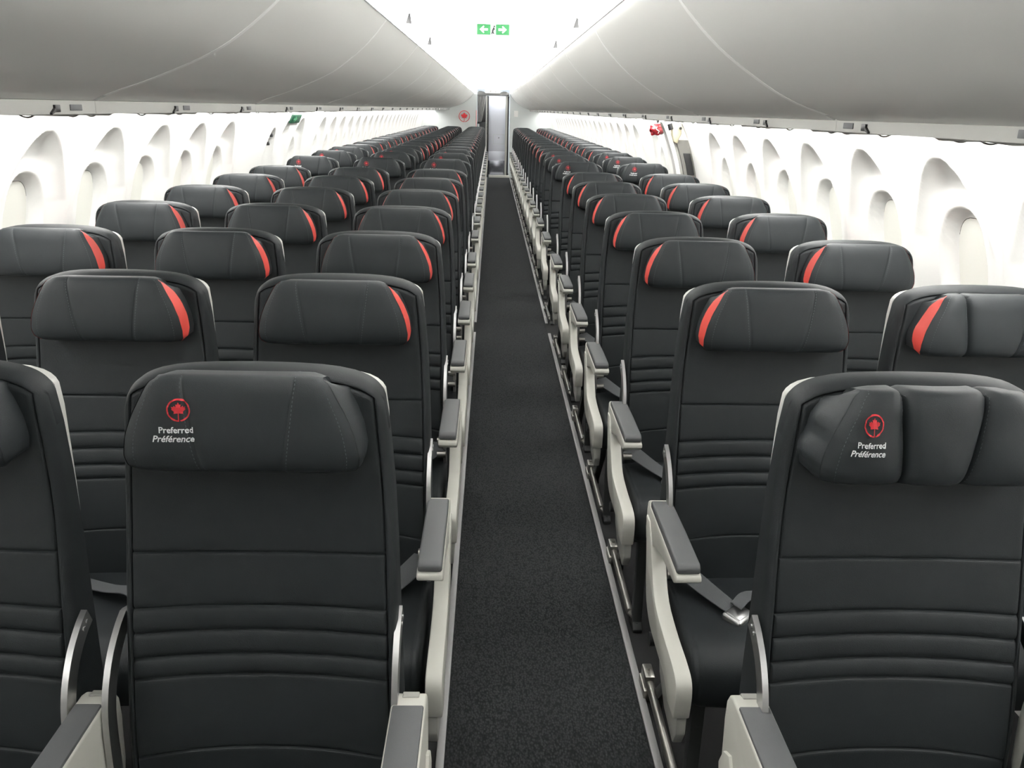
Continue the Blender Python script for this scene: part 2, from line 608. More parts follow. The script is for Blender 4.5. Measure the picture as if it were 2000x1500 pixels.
def backrest_mesh():
    zc, z0 = 1.07, .42
    # columns by distance from the edge
    dw = [0, .003, .007, .010, .0125, .014, .0152, .016, .0168, .018, .0195, .024, .029, .036, .05, .075, .105, .14, .175]
    us = sorted(set([-1 + d / .21 for d in dw] + [1 - d / .21 for d in dw] + [0]))
    us = np.array(us)
    zr = {z0, .45, .48, .51, .54, .56, .60, .63, .66, .69, .86, .88, .94, .97, 1.0, 1.03, 1.06, zc}
    for zs, dep, sig in SEAMS:
        for k in (-3, -1.2, -.8, -.4, 0, .5, 1., 1.8, 3, 4.5):
            zr.add(round(zs + k * sig, 4))
    zr = sorted(zr)
    # rows above zc follow the arched top
    tr = [1 - d / (ZT - zc) for d in (.13, .115, .10, .085, .07, .055, .042, .034, .028, .024, .0195, .018, .0168, .016, .0152, .014, .0125, .010, .007, .003, 0)]
    R = []
    for z in zr:
        warp = np.interp(z, [.42, .57, .71, .83, .92], [.024, .024, .012, .007, 0])
        R.append(np.full_like(us, z) + warp * (.55 - np.abs(us) ** 2.2))
    au = np.minimum(np.abs(us), 1)
    zt = ZT - .008 * us ** 2 - .092 * (1 - (1 - au ** 4.6) ** (1 / 4.6))
    for t in tr:
        R.append(zc + (zt - zc) * t)
    Z = np.array(R)
    U = np.tile(us, (len(R), 1))
    # same nominal row height everywhere, so that seams stay on their rows
    nom = np.array(list(zr) + [zc + (ZT - zc) * t for t in tr])[:, None]
    W = half_w(np.minimum(Z, ZT))
    X = U * W
    du = (1 - np.abs(U)) * W
    dz = zt[None, :] - Z
    r = .026

    def rnd(d, r):
        d = np.clip(d, 0, r)
        return r - np.sqrt(np.maximum(r * r - (r - d) ** 2, 0))
    off = np.minimum(rnd(du, r) + rnd(dz, r), r * 1.1)
    dm = np.minimum(du, dz)
    off += .0050 * np.exp(-((dm - .016) / .0013) ** 2)
    off -= .0020 * np.exp(-((dm - .009) / .004) ** 2)
    inside = du > .016
    for zs, dep, sig in SEAMS:
        dzs = nom - zs
        off += np.where(inside, dep * np.where(dzs > 0, np.exp(-np.abs(dzs) / (1.5 * sig)), np.exp(-(dzs / (.55 * sig)) ** 2)), 0)
    for a, b in ((.824, .783), (.783, .742), (.742, .707)):
        m_ = (nom < a) & (nom > b) & inside
        off -= np.where(m_, .0035 * np.sin(math.pi * np.clip((nom - b) / (a - b), 0, 1)), 0)
    # short seam from the headrest to the edge
    zs = 1.063 + .35 * (np.abs(X) - .15)
    off += np.where((np.abs(X) > .14) & inside, .003 * np.exp(-((Z - zs) / .004) ** 2), 0)
    # slight hollow across the middle
    off += .006 * (1 - U ** 2)
    Yf = back_plane(Z) + off
    Yr = np.full_like(Z, 0) - .055 * (ZT - Z)
    Yf = np.minimum(Yf, Yr - .002)
    nr, nc = Z.shape
    V = np.concatenate([np.stack([X, Yf, Z], -1).reshape(-1, 3), np.stack([X, Yr, Z], -1).reshape(-1, 3)])
    N = nr * nc
    F = grid_faces(nr, nc) + grid_faces(nr, nc, N, True)
    for i in range(nr - 1):
        a = i * nc
        F.append((a, a + nc, a + nc + N, a + N))
        b = i * nc + nc - 1
        F.append((b, b + N, b + nc + N, b + nc))
    for j in range(nc - 1):
        a = (nr - 1) * nc + j
        F.append((a, a + 1, a + 1 + N, a + N))
        F.append((j, j + N, j + 1 + N, j + 1))
    return mesh_of('backrest', V, F, 'leather', angle=70)


def shell_mesh():
    us = np.array(sorted(set([-1, -.985, -.96, -.92, -.86, -.75, -.5, 0, .5, .75, .86, .92, .96, .985, 1])))
    au = np.abs(us)
    zt = ZT - .015 - .004 * us ** 2 - .060 * (1 - (1 - np.minimum(au, 1) ** 5.0) ** (1 / 5.0))
    z0 = .62
    R = []
    for t in (0, .2, .4, .6, .75, .85, .92, .97, 1):
        R.append(z0 + (zt - z0) * t)
    Z = np.array(R)
    W = half_w(Z) + np.interp(Z, [.62, .8, 1.0, 1.1, 1.22], [-.014, -.011, -.0075, -.004, .0015])
    X = us[None, :] * W
    lean = -.055 * (ZT - Z)
    Yf = lean + .001
    Yr = lean + .034 - .018 * np.clip(np.abs(us)[None, :] ** 6, 0, 1) - .006 * np.clip((Z - 1.15) / .06, 0, 1)
    nr, nc = Z.shape
    N = nr * nc
    V = np.concatenate([np.stack([X, Yf, Z], -1).reshape(-1, 3), np.stack([X, Yr, Z], -1).reshape(-1, 3)])
    F = grid_faces(nr, nc) + grid_faces(nr, nc, N, True)
    for i in range(nr - 1):
        a = i * nc
        F.append((a, a + nc, a + nc + N, a + N))
        b = i * nc + nc - 1
        F.append((b, b + N, b + nc + N, b + nc))
    for j in range(nc - 1):
        a = (nr - 1) * nc + j
        F.append((a, a + 1, a + 1 + N, a + N))
        F.append((j, j + N, j + 1 + N, j + 1))
    return mesh_of('back_shell', V, F, 'shell', angle=50)


PIL_PROF = [(.036, 1.190), (.012, 1.208), (-.014, 1.213), (-.036, 1.212), (-.049, 1.192), (-.055, 1.155), (-.056, 1.115), (-.050, 1.083), (-.034, 1.066), (-.014, 1.064), (.012, 1.070), (.034, 1.076)]


class Pillow:
    """headrest cushion: swept profile with stitched seams; side gussets as separate pieces"""
    def __init__(self, groove=.0018, bulge=.001, drop=0., wide=0., seed=0, wr=0.):
        self.p = catmull(PIL_PROF, 46)
        self.p[:, 1] -= drop
        self.drop, self.wide = drop, wide
        self.groove, self.bulge, self.wr = groove, bulge, wr
        self.rng = np.random.RandomState(seed)

    def hw(self, z):
        z = z + self.drop
        return np.interp(z, [1.06, 1.066, 1.076, 1.095, 1.125, 1.155, 1.18, 1.198, 1.206, 1.211], [.152, .162, .170, .172, .167, .156, .143, .1335, .128, .120]) + self.wide

    def xs(self, z):
        return np.interp(z + self.drop, [1.06, 1.205], [.056, .080]) * (.79 if self.groove > .012 else 1)

    def y0(self, z):
        return back_plane(np.minimum(z, 1.16)) - .022

    def meshes(self, trim):
        us = np.array([-1, -.985, -.95, -.88, -.78, -.66, -.58, -.53, -.515, -.5, -.485, -.47, -.42, -.32, -.16, 0])
        us = np.concatenate([us, -us[::-1][1:]])
        nv, nu = len(self.p), len(us)
        Y, Z = self.p[:, 0:1].repeat(nu, 1), self.p[:, 1:2].repeat(nu, 1)
        U = np.tile(us, (nv, 1))
        it = int(np.argmax(self.p[:, 1]))
        ib = int(np.argmin(self.p[:, 1]))
        Zh = Z.copy()
        Zh[:it] = Z[it, 0]
        Zh[ib:] = Z[ib, 0]
        hw, xs = self.hw(Zh), self.xs(Zh)
        X = np.where(np.abs(U) < .5, U / .5 * xs, np.sign(U) * (xs + (np.abs(U) - .5) / .5 * (hw - xs)))
        s = np.linspace(0, 1, nv)[:, None]
        front = np.sin(math.pi * np.clip(s, 0, 1)) ** .6
        g = np.exp(-((np.abs(U) - .5) / (.016 if self.groove < .006 else .03)) ** 2)
        b = np.where(np.abs(U) < .5, 1 - (U / .5) ** 2, 1 - ((np.abs(U) - .75) / .25) ** 2)
        dy = front * (self.groove * g - self.bulge * np.clip(b, 0, 1))
        edge = np.clip((np.abs(U) - .88) / .12, 0, 1)
        dy += front * .010 * edge ** 2
        # seam beside the gusset
        dy += front * .0022 * np.exp(-((np.abs(U) - .965) / .012) ** 2)
        dzz = -.009 * np.clip((np.abs(U) - .72) / .28, 0, 1) ** 2 * np.clip(1.5 - s / .22, 0, 1)
        if self.groove > .006:
            dzz = dzz - .010 * g * (s < .3) - .004 * g * (s > .75)
            dy += self.wr * np.sin(U * 9 + Z * 60) * front * .5 + self.wr * np.sin(U * 23 - Z * 90) * front * .35
        Zf = Z + dzz
        Yf = self.y0(Z) + Y + dy
        self.grid = (X, Yf, Zf)
        self.us = us
        V = list(np.stack([X, Yf, Zf], -1).reshape(-1, 3))
        F = grid_faces(nv, nu, flip=True)
        sides = []
        prof_s = np.linspace(0, 1, nv)
        # coloured crescent: widest half-way down the side, tapering to both corners
        t0, t1 = (it + 3) / nv, (ib - 1) / nv
        tap = np.clip(np.sin(math.pi * np.clip((prof_s - t0) / (t1 - t0), 0, 1)), 0, 1) ** .55
        for sg, col in ((-1, 0), (1, nu - 1)):
            A = np.stack([X[:, col], Yf[:, col], Zf[:, col]], -1)
            zz = Zf[:, col]
            # back edge of the gusset: runs down the rear of the cushion between its two rear corners
            B = A.copy()
            wd_ = .005 if self.groove < .006 else .006 if self.groove < .012 else .012
            B[:, 2] = np.clip(zz, min(zz[0], zz[-1]), max(zz[0], zz[-1]))
            B[:, 1] = self.y0(B[:, 2]) + .034
            f = np.clip((np.arange(nv) - it) / (ib - it), 0, 1)
            B[:, 0] += sg * wd_ * np.sin(math.pi * f) ** .5
            B[:it] = A[0]
            B[ib:] = A[-1]
            nst = 6
            for kind in (0, 1):
                rows = []
                for t in np.linspace(0, 1, nst):
                    tt = (t * (tap * .52 if kind else 1))
                    tt = np.broadcast_to(tt, (nv,))[:, None]
                    q = A * (1 - tt) + B * tt
                    bl = np.sin(math.pi * tt[:, 0])
                    q[:, 0] += sg * bl * (.002 if self.groove < .006 else .002 + .002 * np.sin(zz * 75) if self.groove < .012 else .008 + .005 * np.sin(zz * 120)) * np.sin(math.pi * f) ** .5
                    if kind:
                        q[:, 0] += sg * .0009 * (tap > 0)
                        q[:, 1] -= .0004 * (tap > 0)
                    rows.append(q)
                G = np.array(rows).reshape(-1, 3)
                if kind == 0:
                    off = len(V)
                    V += list(G)
                    F += grid_faces(nst, nv, off, flip=(sg > 0))
                else:
                    sides.append(mesh_of('side_gusset', G[:, :], grid_faces(nst, nv, flip=(sg > 0)), trim, angle=80))
        body = mesh_of('headrest', V, F, 'pillow', angle=60)
        return body, sides

    def stitches(self, body):
        """short thread dashes beside the seams"""
        X, Y, Z = self.grid
        us = self.us
        bm = bmesh.new()
        bm.from_mesh(body)
        body.materials.append(M['stitch'])
        for u in (-.525, .525, -.925, .925):
            pts = []
            for k in range(X.shape[0]):
                pts.append((np.interp(u, us, X[k]), np.interp(u, us, Y[k]), np.interp(u, us, Z[k])))
            pts = np.array(pts)[11:-12]
            L = np.concatenate([[0], np.cumsum(np.linalg.norm(np.diff(pts, axis=0), axis=1))])
            n = int(L[-1] / .0062)
            for q in range(n):
                p = [Vector([np.interp(L[-1] * (q + f) / n, L, pts[:, c]) for c in range(3)]) for f in (.15, .7)]
                d = Vector((.00055, 0, 0))
                o = Vector((0, -.0006, 0))
                vs_ = [bm.verts.new(v) for v in (p[0] - d + o, p[0] + d + o, p[1] + d + o, p[1] - d + o)]
                bm.faces.new(vs_).material_index = 1
        bm.to_mesh(body)
        bm.free()

    def surf(self, x, z):
        """front surface height at x,z"""
        X, Y, Z = self.grid
        k = Y[:, 15]
        i0 = int(np.argmin(Z[:, 15] * 0 + np.abs(self.p[:, 1] - z) + (self.p[:, 0] > -.03) * 9))
        return float(np.interp(x, X[i0], Y[i0]))


def conform(me, pil, ox, oz, sx=1., eps=.0012, off_y=0):
    for v in me.vertices:
        x, z = ox + v.co.x * sx, oz + v.co.y
        v.co = (x, pil.surf(x, z) - eps, z)


LEAF = [(0, 1.0), (.17, .66), (.34, .72), (.30, .36), (.55, .52), (.62, .40), (.90, .42), (.80, .18), (.88, .06), (.56, -.24), (.60, -.50), (.10, -.42), (.06, -.44)]


def emblem_bm(R, leaf=.66, ring=.13, gap=True):
    bm = bmesh.new()
    pts = [(x * R * leaf, (y * leaf + .02) * R) for x, y in LEAF]
    poly = pts + [(.05 * R, -.88 * R), (-.05 * R, -.88 * R)] + [(-x, y) for x, y in pts[::-1][:-1]]
    f = bm.faces.new([bm.verts.new((x, y, 0)) for x, y in poly])
    bmesh.ops.triangulate(bm, faces=[f])
    n = 40
    a0, a1 = -math.pi / 2 + (.16 if gap else 0), 1.5 * math.pi + .05
    prev = None
    for t in np.linspace(a0, a1, n):
        v = (bm.verts.new((R * math.cos(t), R * math.sin(t), 0)), bm.verts.new((R * (1 - ring) * math.cos(t), R * (1 - ring) * math.sin(t), 0)))
        if prev:
            bm.faces.new((prev[0], v[0], v[1], prev[1]))
        prev = v
    return bm


def print_meshes(pil, narrow=1., ox=0., oz=0.):
    """red roundel and the two printed words on a headrest"""
    bm = emblem_bm(.0168)
    em = bpy.data.meshes.new('emblem')
    bm.to_mesh(em)
    bm.free()
    em.materials.append(M['emblem'])
    d = pil.drop
    conform(em, pil, -.0935 + ox, 1.164 + oz, narrow)
    t1 = text_mesh('printed_word', 'Preferred', .0128, 0, 'ink')
    conform(t1, pil, -.0735 + ox, 1.1305 + oz, narrow)
    t2 = text_mesh('printed_word', 'Pr\u00e9f\u00e9rence', .0136, .25, 'ink')
    conform(t2, pil, -.0735 + ox, 1.1170 + oz, narrow)
    return em, t1, t2


def cushion_mesh():
    P = catmull([(-.10, .452), (-.16, .462), (-.28, .464), (-.38, .468), (-.44, .462), (-.478, .435), (-.488, .39), (-.478, .345), (-.44, .335)], 36)
    us = np.array([-1, -.985, -.96, -.93, -.915, -.90, -.87, -.8, -.6, -.3, 0])
    us = np.concatenate([us, -us[::-1][1:]])
    hw = .226
    nv, nu = len(P), len(us)
    U = np.tile(us, (nv, 1))
    X = U * hw
    Y = P[:, 0:1].repeat(nu, 1)
    Z = P[:, 1:2].repeat(nu, 1)
    T = np.gradient(P, axis=0)
    Nn = np.stack([-T[:, 1], T[:, 0]], -1)
    Nn /= np.linalg.norm(Nn, axis=1)[:, None]
    du = (1 - np.abs(U)) * hw
    r = .022
    d = np.clip(du, 0, r)
    inn = r - np.sqrt(np.maximum(r * r - (r - d) ** 2, 0)) - .008 * (1 - U ** 2) + .0025 * np.exp(-((du - .020) / .003) ** 2)
    # cross seam on the top
    sy = np.exp(-((Y + .36) / .0035) ** 2) * .002
    inn = inn + sy
    Y = Y + Nn[:, 0:1] * inn
    Z = Z + Nn[:, 1:2] * inn
    Y2, Z2 = Y, Z
    V = list(np.stack([X, Y2, Z2], -1).reshape(-1, 3))
    F = grid_faces(nv, nu)
    # sides down to a flat base
    for sg, col in ((-1, 0), (1, nu - 1)):
        off = len(V)
        for k in range(nv):
            V.append((X[k, col], Y2[k, col], min(Z2[k, col], .345)))
        for k in range(nv - 1):
            a, b = k * nu + col, (k + 1) * nu + col
            q = (a, b, off + k + 1, off + k)
            F.append(q if sg < 0 else q[::-1])
    off = len(V)
    V += [(-hw, -.44, .335), (hw, -.44, .335), (hw, -.10, .345), (-hw, -.10, .345)]
    F.append((off, off + 3, off + 2, off + 1))
    F.append(tuple([j for j in range(nu)]) + (off + 2, off + 3))
    return mesh_of('seat_cushion', V, F, 'leather', angle=60)


def hinge_mesh(s):
    path = catmull([(-.072, .804), (-.100, .790), (-.136, .760), (-.164, .715), (-.177, .66), (-.180, .56), (-.176, .46)], 24)
    T = np.gradient(path, axis=0)
    T /= np.linalg.norm(T, axis=1)[:, None]
    Nn = np.stack([T[:, 1], -T[:, 0]], -1)
    a = path + Nn * .004
    b = path - Nn * .026
    bm = bmesh.new()
    x0, x1 = s * .2235, s * .2335
    rows = []
    for k in range(len(path)):
        rows.append([bm.verts.new((x0, *a[k])), bm.verts.new((x1, *a[k])), bm.verts.new((x1, *b[k])), bm.verts.new((x0, *b[k]))])
    for k in range(len(rows) - 1):
        for i in range(4):
            bm.faces.new((rows[k][i], rows[k][(i + 1) % 4], rows[k + 1][(i + 1) % 4], rows[k + 1][i]))
    bm.faces.new(rows[0])
    bm.faces.new(rows[-1][::-1])
    for z, y in ((.790, -.080), (.784, -.092)):
        add_cyl(bm, (s * .232, y, z), (s * .2355, y, z), .004, 8)
    return bm_mesh('hinge_plate', bm, 'alu', angle=30)


def arm_meshes(s, aisle):
    x0, x1 = (.216, .272) if aisle else (.2355, .2835)
    x0, x1 = sorted((s * x0, s * x1))
    body = [(-.112, .650), (-.116, .672), (-.13, .680), (-.142, .668), (-.44, .664), (-.462, .660), (-.466, .648), (-.44, .632), (-.30, .622), (-.22, .600), (-.165, .568), (-.125, .572), (-.112, .60)]
    b = prism_mesh('armrest', body, 'x', x0, x1, 'white', .004, 2)
    padp = [(-.142, .6665), (-.142, .685), (-.30, .6865), (-.448, .684), (-.458, .676), (-.457, .662)]
    p = prism_mesh('arm_pad', padp, 'x', x0 + .002, x1 - .002, 'pad', .005, 3)
    return b, p


def bulk_arm_meshes(s, aisle):
    x0, x1 = (.214, .270) if aisle else (.2355, .2835)
    x0, x1 = sorted((s * x0, s * x1))
    body = [(-.105, .63), (-.107, .665), (-.118, .684), (-.135, .690), (-.155, .690), (-.62, .684), (-.62, .348), (-.30, .348), (-.20, .38), (-.14, .47), (-.112, .55)]
    b = prism_mesh('armrest', body, 'x', x0, x1, 'white', .005, 3)
    p = prism_mesh('arm_pad', [(-.160, .685), (-.160, .694), (-.62, .692), (-.62, .68)], 'x', x0 + .003, x1 - .003, 'pad', .003, 2)
    i0, i1 = x0 + (x1 - x0) * .3, x0 + (x1 - x0) * .78
    ins = prism_mesh('arm_insert', [(-.112, .676), (-.122, .6895), (-.138, .6925), (-.138, .686), (-.118, .670)], 'x', i0, i1, 'white_grey', .001, 1)
    q = .006 if aisle else .0015
    xs0, xs1 = (x0 - q, x0 + .004) if s < 0 else (x1 - .004, x1 + q)
    pan = prism_mesh('arm_side', [(-.118, .55), (-.135, .585), (-.165, .60), (-.185, .575), (-.21, .555), (-.62, .555), (-.62, .355), (-.30, .355), (-.20, .39), (-.14, .47)], 'x', xs0, xs1, 'white', .003, 2)
    return b, p, ins, pan


def panel_meshes(s):
    x0, x1 = sorted((s * .240, s * .276))
    up = catmull([(-.165, .640), (-.205, .598), (-.244, .545), (-.300, .496), (-.40, .480), (-.50, .476), (-.550, .466), (-.566, .435), (-.560, .375)], 28)
    lo = catmull([(-.50, .372), (-.45, .398), (-.36, .402), (-.265, .408), (-.205, .440), (-.175, .50), (-.155, .56), (-.125, .640)], 22)
    post = prism_mesh('side_panel', [tuple(p) for p in up] + [tuple(p) for p in lo], 'x', x0, x1, 'white', .004, 2)
    q0, q1 = sorted((s * .244, s * .266))
    shroud = prism_mesh('lower_shroud', [(-.335, .404), (-.365, .350), (-.44, .305), (-.535, .292), (-.556, .33), (-.552, .388), (-.48, .402)], 'x', q0, q1, 'white_grey', .004, 2)
    bm = bmesh.new()
    add_cyl(bm, (s * .195, -.165, .545), (s * .224, -.165, .545), .011, 12)
    bolt = bm_mesh('pivot_bolt', bm, 'dull')
    return post, shroud, bolt


def leg_meshes(s):
    bm = bmesh.new()
    x = s * .185
    add_prism(bm, [(-.455, 0), (-.455, .012), (-.435, .03), (-.44, .33), (-.40, .33), (-.405, .03), (-.385, .012), (-.385, 0)], 'x', x - .015, x + .015, .003)
    add_cyl(bm, (x, -.43, .014), (x, -.43, .028), .010, 10)
    front = bm_mesh('leg', bm, 'leg')
    bm = bmesh.new()
    add_prism(bm, [(-.06, 0), (-.06, .02), (-.33, .33), (-.29, .33), (-.015, .02), (-.015, 0)], 'x', x - .013, x + .013, .003)
    rear = bm_mesh('leg', bm, 'leg')
    bm = bmesh.new()
    for y in (-.40, -.20):
        add_cyl(bm, (-.2595, y, .325), (.2595, y, .325), .018, 12)
    add_box(bm, -.22, .22, -.46, -.12, .332, .337)
    beam = bm_mesh('seat_frame', bm, 'leg')
    bm = bmesh.new()
    xb = s * .205
    add_cyl(bm, (xb, -.40, .045), (xb, -.02, .052), .012, 14)
    add_cyl(bm, (xb, -.40, .045), (xb - s * .02, -.425, .03), .009, 10)
    bar = bm_mesh('baggage_bar', bm, 'dull')
    bm = bmesh.new()
    add_box(bm, xb - .014, xb + .014, -.02, .045, .035, .075, .004)
    add_cyl(bm, (xb, .018, .072), (xb, .018, .079), .007, 10)
    add_box(bm, xb - .018, xb + .018, -.03, .055, 0, .036, .004)
    brk = bm_mesh('bar_bracket', bm, 'dull')
    return front, rear, beam, bar, brk


def belt_mesh(s):
    """strap from the aisle hip to the buckle and on to the other hip"""
    c = catmull([(s * .212, -.135, .520), (s * .185, -.175, .512), (s * .145, -.225, .496), (s * .11, -.275, .486), (s * .085, -.315, .482)], 22)
    wv = Vector((s * .75, -.85, 0)).normalized() * .024
    V, F = [], []
    for k, p in enumerate(c):
        t = k / (len(c) - 1)
        up = Vector((0, 0, .030 * (1 - t)))
        for q in (-1, 1):
            for h in (0, .0025):
                v = Vector(p) + wv * q + (up * (-q) * .45) + Vector((0, 0, h))
                V.append(tuple(v))
    n = len(c)
    for k in range(n - 1):
        a, b = 4 * k, 4 * k + 4
        F += [(a + 1, a + 3, b + 3, b + 1), (a, b, b + 2, a + 2), (a, a + 1, b + 1, b), (a + 2, b + 2, b + 3, a + 3)]
    c2 = catmull([(s * .085, -.315, .490), (s * .05, -.285, .500), (-s * .02, -.255, .488), (-s * .13, -.20, .486), (-s * .206, -.15, .52)], 18)
    off = len(V)
    wv2 = Vector((-s * .25, -1, 0)).normalized() * .024
    for k, p in enumerate(c2):
        for q in (-1, 1):
            for h in (0, .0025):
                V.append(tuple(Vector(p) + wv2 * q + Vector((0, 0, h + (.010 if q > 0 else 0)))))
    for k in range(len(c2) - 1):
        a, b = off + 4 * k, off + 4 * k + 4
        F += [(a + 1, a + 3, b + 3, b + 1), (a, b, b + 2, a + 2), (a, a + 1, b + 1, b), (a + 2, b + 2, b + 3, a + 3)]
    strap = mesh_of('seat_belt', V, F, 'belt', angle=40)
    bm = bmesh.new()
    add_box(bm, -.034, .034, -.026, .026, 0, .020, .006, 3)
    add_box(bm, -.026, .026, -.018, .018, .019, .0225, .002, 2)
    me = bm_mesh('buckle', bm, 'alu')
    me.transform(Matrix.Translation((s * .082, -.325, .466)) @ Matrix.Rotation(-s * .75, 4, 'Z') @ Matrix.Rotation(.15, 4, 'X'))
    return strap, me


back_me, shell_me, cush_me = backrest_mesh(), shell_mesh(), cushion_mesh()
pil_std, pil_pref = Pillow(), Pillow(groove=.0022, bulge=.0015, drop=-.009)
pil_puffy = Pillow(groove=.015, bulge=.010, drop=-.003, wide=.004, wr=.0022)
std_body, std_side = pil_std.meshes('red')
pref_body, pref_side = pil_pref.meshes('pillow')
puf_body, puf_side = pil_puffy.meshes('pillow')
pil_loose = Pillow(groove=.009, bulge=.007, drop=.004, wr=.0012)
loose_body, loose_side = pil_loose.meshes('red')
for pl_, b_ in ((pil_std, std_body), (pil_pref, pref_body), (pil_puffy, puf_body), (pil_loose, loose_body)):
    pl_.stitches(b_)
pref_print = print_meshes(pil_pref, 1., .010, .013)
puf_print = print_meshes(pil_puffy, .85, -.018, .007)
hinges = {s: hinge_mesh(s) for s in (-1, 1)}
arms = {(s, a): arm_meshes(s, a) for s in (-1, 1) for a in (0, 1)}
barms = {(s, a): bulk_arm_meshes(s, a) for s in (-1, 1) for a in (0, 1)}
panels = {s: panel_meshes(s) for s in (-1, 1)}
legs = {s: leg_meshes(s) for s in (-1, 1)}
belts = {s: belt_mesh(s) for s in (-1, 1)}


def make_seat(col, i):
    aisle_s = 1 if col in 'ABC' else -1
    kind = {'A': 'window', 'B': 'middle', 'C': 'aisle', 'D': 'aisle', 'E': 'window'}[col]
    side = 'three-seat' if col in 'ABC' else 'two-seat'
    pref = i in (0, 7, 8, 9)
    look = 'printed headrest' if pref else 'red-edged headrest'
    if col == 'D' and i == 0:
        look = 'crumpled printed headrest'
    if col == 'E' and i == 1:
        look = 'crumpled red-edged headrest'
    row = ORD[i] + ' row'
    lab = 'black leather %s seat with %s, %s from the front, %s side' % (kind, look, row, side)
    if i == 24:
        lab = 'black leather %s seat with %s, last row by the galley, %s side' % (kind, look, side)
    t = thing('airline_seat', lab, 'seat', (COLS[col], row_y(i), 0), 'cabin seats on the %s side' % side)
    put('backrest', back_me, t)
    put('back_shell', shell_me, t)
    put('seat_cushion', cush_me, t)
    if pref:
        puffy = (col == 'D' and i == 0)
        h = put('headrest', puf_body if puffy else pref_body, t)
        for g in (puf_side if puffy else pref_side):
            put('side_gusset', g, h)
        pr = puf_print if puffy else pref_print
        e = put('emblem', pr[0], h)
        e['label'] = 'red maple leaf in a ring'
        for q in pr[1:]:
            o = put('printed_word', q, h)
            o['label'] = 'white printed word'
    else:
        loose = (col == 'E' and i == 1)
        h = put('headrest', loose_body if loose else std_body, t)
        for g in (loose_side if loose else std_side):
            o = put('side_gusset', g, h)
            o['label'] = 'red side strip'
    for s in (-1, 1):
        put('hinge_plate', hinges[s], t, (-.009, .02, 0) if (col == 'C' and s == 1) else (0, 0, 0))
    sides = {'A': (-1, 1), 'B': (1,), 'C': (1,), 'D': (-1, 1), 'E': (1,)}[col]
    for s in sides:
        ais = 1 if (col == 'C' and s == 1) or (col == 'D' and s == -1) else 0
        if i == 0:
            b, p, ins, pan = barms[(s, ais)]
            a = put('armrest', b, t)
            put('arm_pad', p, a)
            put('arm_insert', ins, a)
            put('arm_side', pan, a)
        else:
            b, p = arms[(s, ais)]
            a = put('armrest', b, t)
            put('arm_pad', p, a)
    if col in 'CD' and i > 0:
        post, shroud, bolt = panels[aisle_s]
        p = put('side_panel', post, t)
        put('lower_shroud', shroud, p)
        put('pivot_bolt', bolt, p)
        put('pivot_bolt', bolt, p, (0, -.02, -.042))
    f, r, beam, bar, brk = legs[aisle_s]
    put('leg', f, t)
    put('leg', r, t)
    put('seat_frame', beam, t)
    if col in 'CD':
        bb = put('baggage_bar', bar, t)
        put('bar_bracket', brk, bb)
    st, bu = belts[aisle_s]
    b = put('seat_belt', st, t)
    o = put('buckle', bu, b)
    o['label'] = 'chrome buckle'


for i in range(NROW):
    for col in 'ABCDE':
        make_seat(col, i)

# ------------------------------------------------------------------ ceiling sign and small fittings
t = thing('exit_sign', 'green exit sign with white arrows hanging from the ceiling', 'sign', (cx, 6.3, 2.118))
bm = bmesh.new()
add_box(bm, -.11, .11, 0, .03, -.033, .033, .008, 3)
add_box(bm, -.05, .05, .005, .025, .03, .075)
put('sign_body', bm_mesh('sign_body', bm, 'signwhite'), t)
for s in (-1, 1):
    o = put('green_field', box_mesh('green_field', min(s * .018, s * .1105), max(s * .018, s * .1105), -.003, .004, -.0335, .0335, 'green', .005, 3), t)
    ar = [(s * .093, 0), (s * .066, .024), (s * .060, .018), (s * .070, .007), (s * .036, .007), (s * .036, -.007), (s * .070, -.007), (s * .060, -.018), (s * .066, -.024)]
    bm = bmesh.new()
    f = bm.faces.new([bm.verts.new((x, 0, z)) for x, z in ar])
    r = bmesh.ops.extrude_face_region(bm, geom=[f])
    bmesh.ops.translate(bm, vec=(0, -.002, 0), verts=[v for v in r['geom'] if isinstance(v, bmesh.types.BMVert)])
    a = put('arrow', bm_mesh('arrow', bm, 'signwhite', smooth=False), o, (0, -.003, 0))
bm = bmesh.new()
for p0, p1, r in (((-.004, 0, -.012), (.006, 0, .012), .0065), ((-.004, 0, -.012), (-.010, 0, -.030), .0042), ((-.004, 0, -.012), (.006, 0, -.028), .0042), ((.006, 0, .014), (.009, 0, .025), .0055), ((.003, 0, .004), (.012, 0, .0), .004)):
    add_cyl(bm, p0, p1, r, 8)
put('running_figure', bm_mesh('running_figure', bm, 'leg'), t, (0, -.003, 0))

for n, (yy, s) in enumerate(((5.3, -1), (7.0, -1), (5.3, 1), (7.0, 1))):
    bm = bmesh.new()
    add_prism(bm, [(-.020, .0), (.014, .0), (.006, .055), (.0, .062)], 'y', -.004, .004, .001)
    side = 'three-seat' if s < 0 else 'two-seat'
    where = 'before' if yy < 6 else 'behind'
    t = thing('ceiling_marker', 'small dark fin at the ceiling edge %s the hanging sign, %s side' % (where, side), 'marker', (cx + s * .482, yy, 2.055))
    put('fin', bm_mesh('fin', bm, 'black'), t)

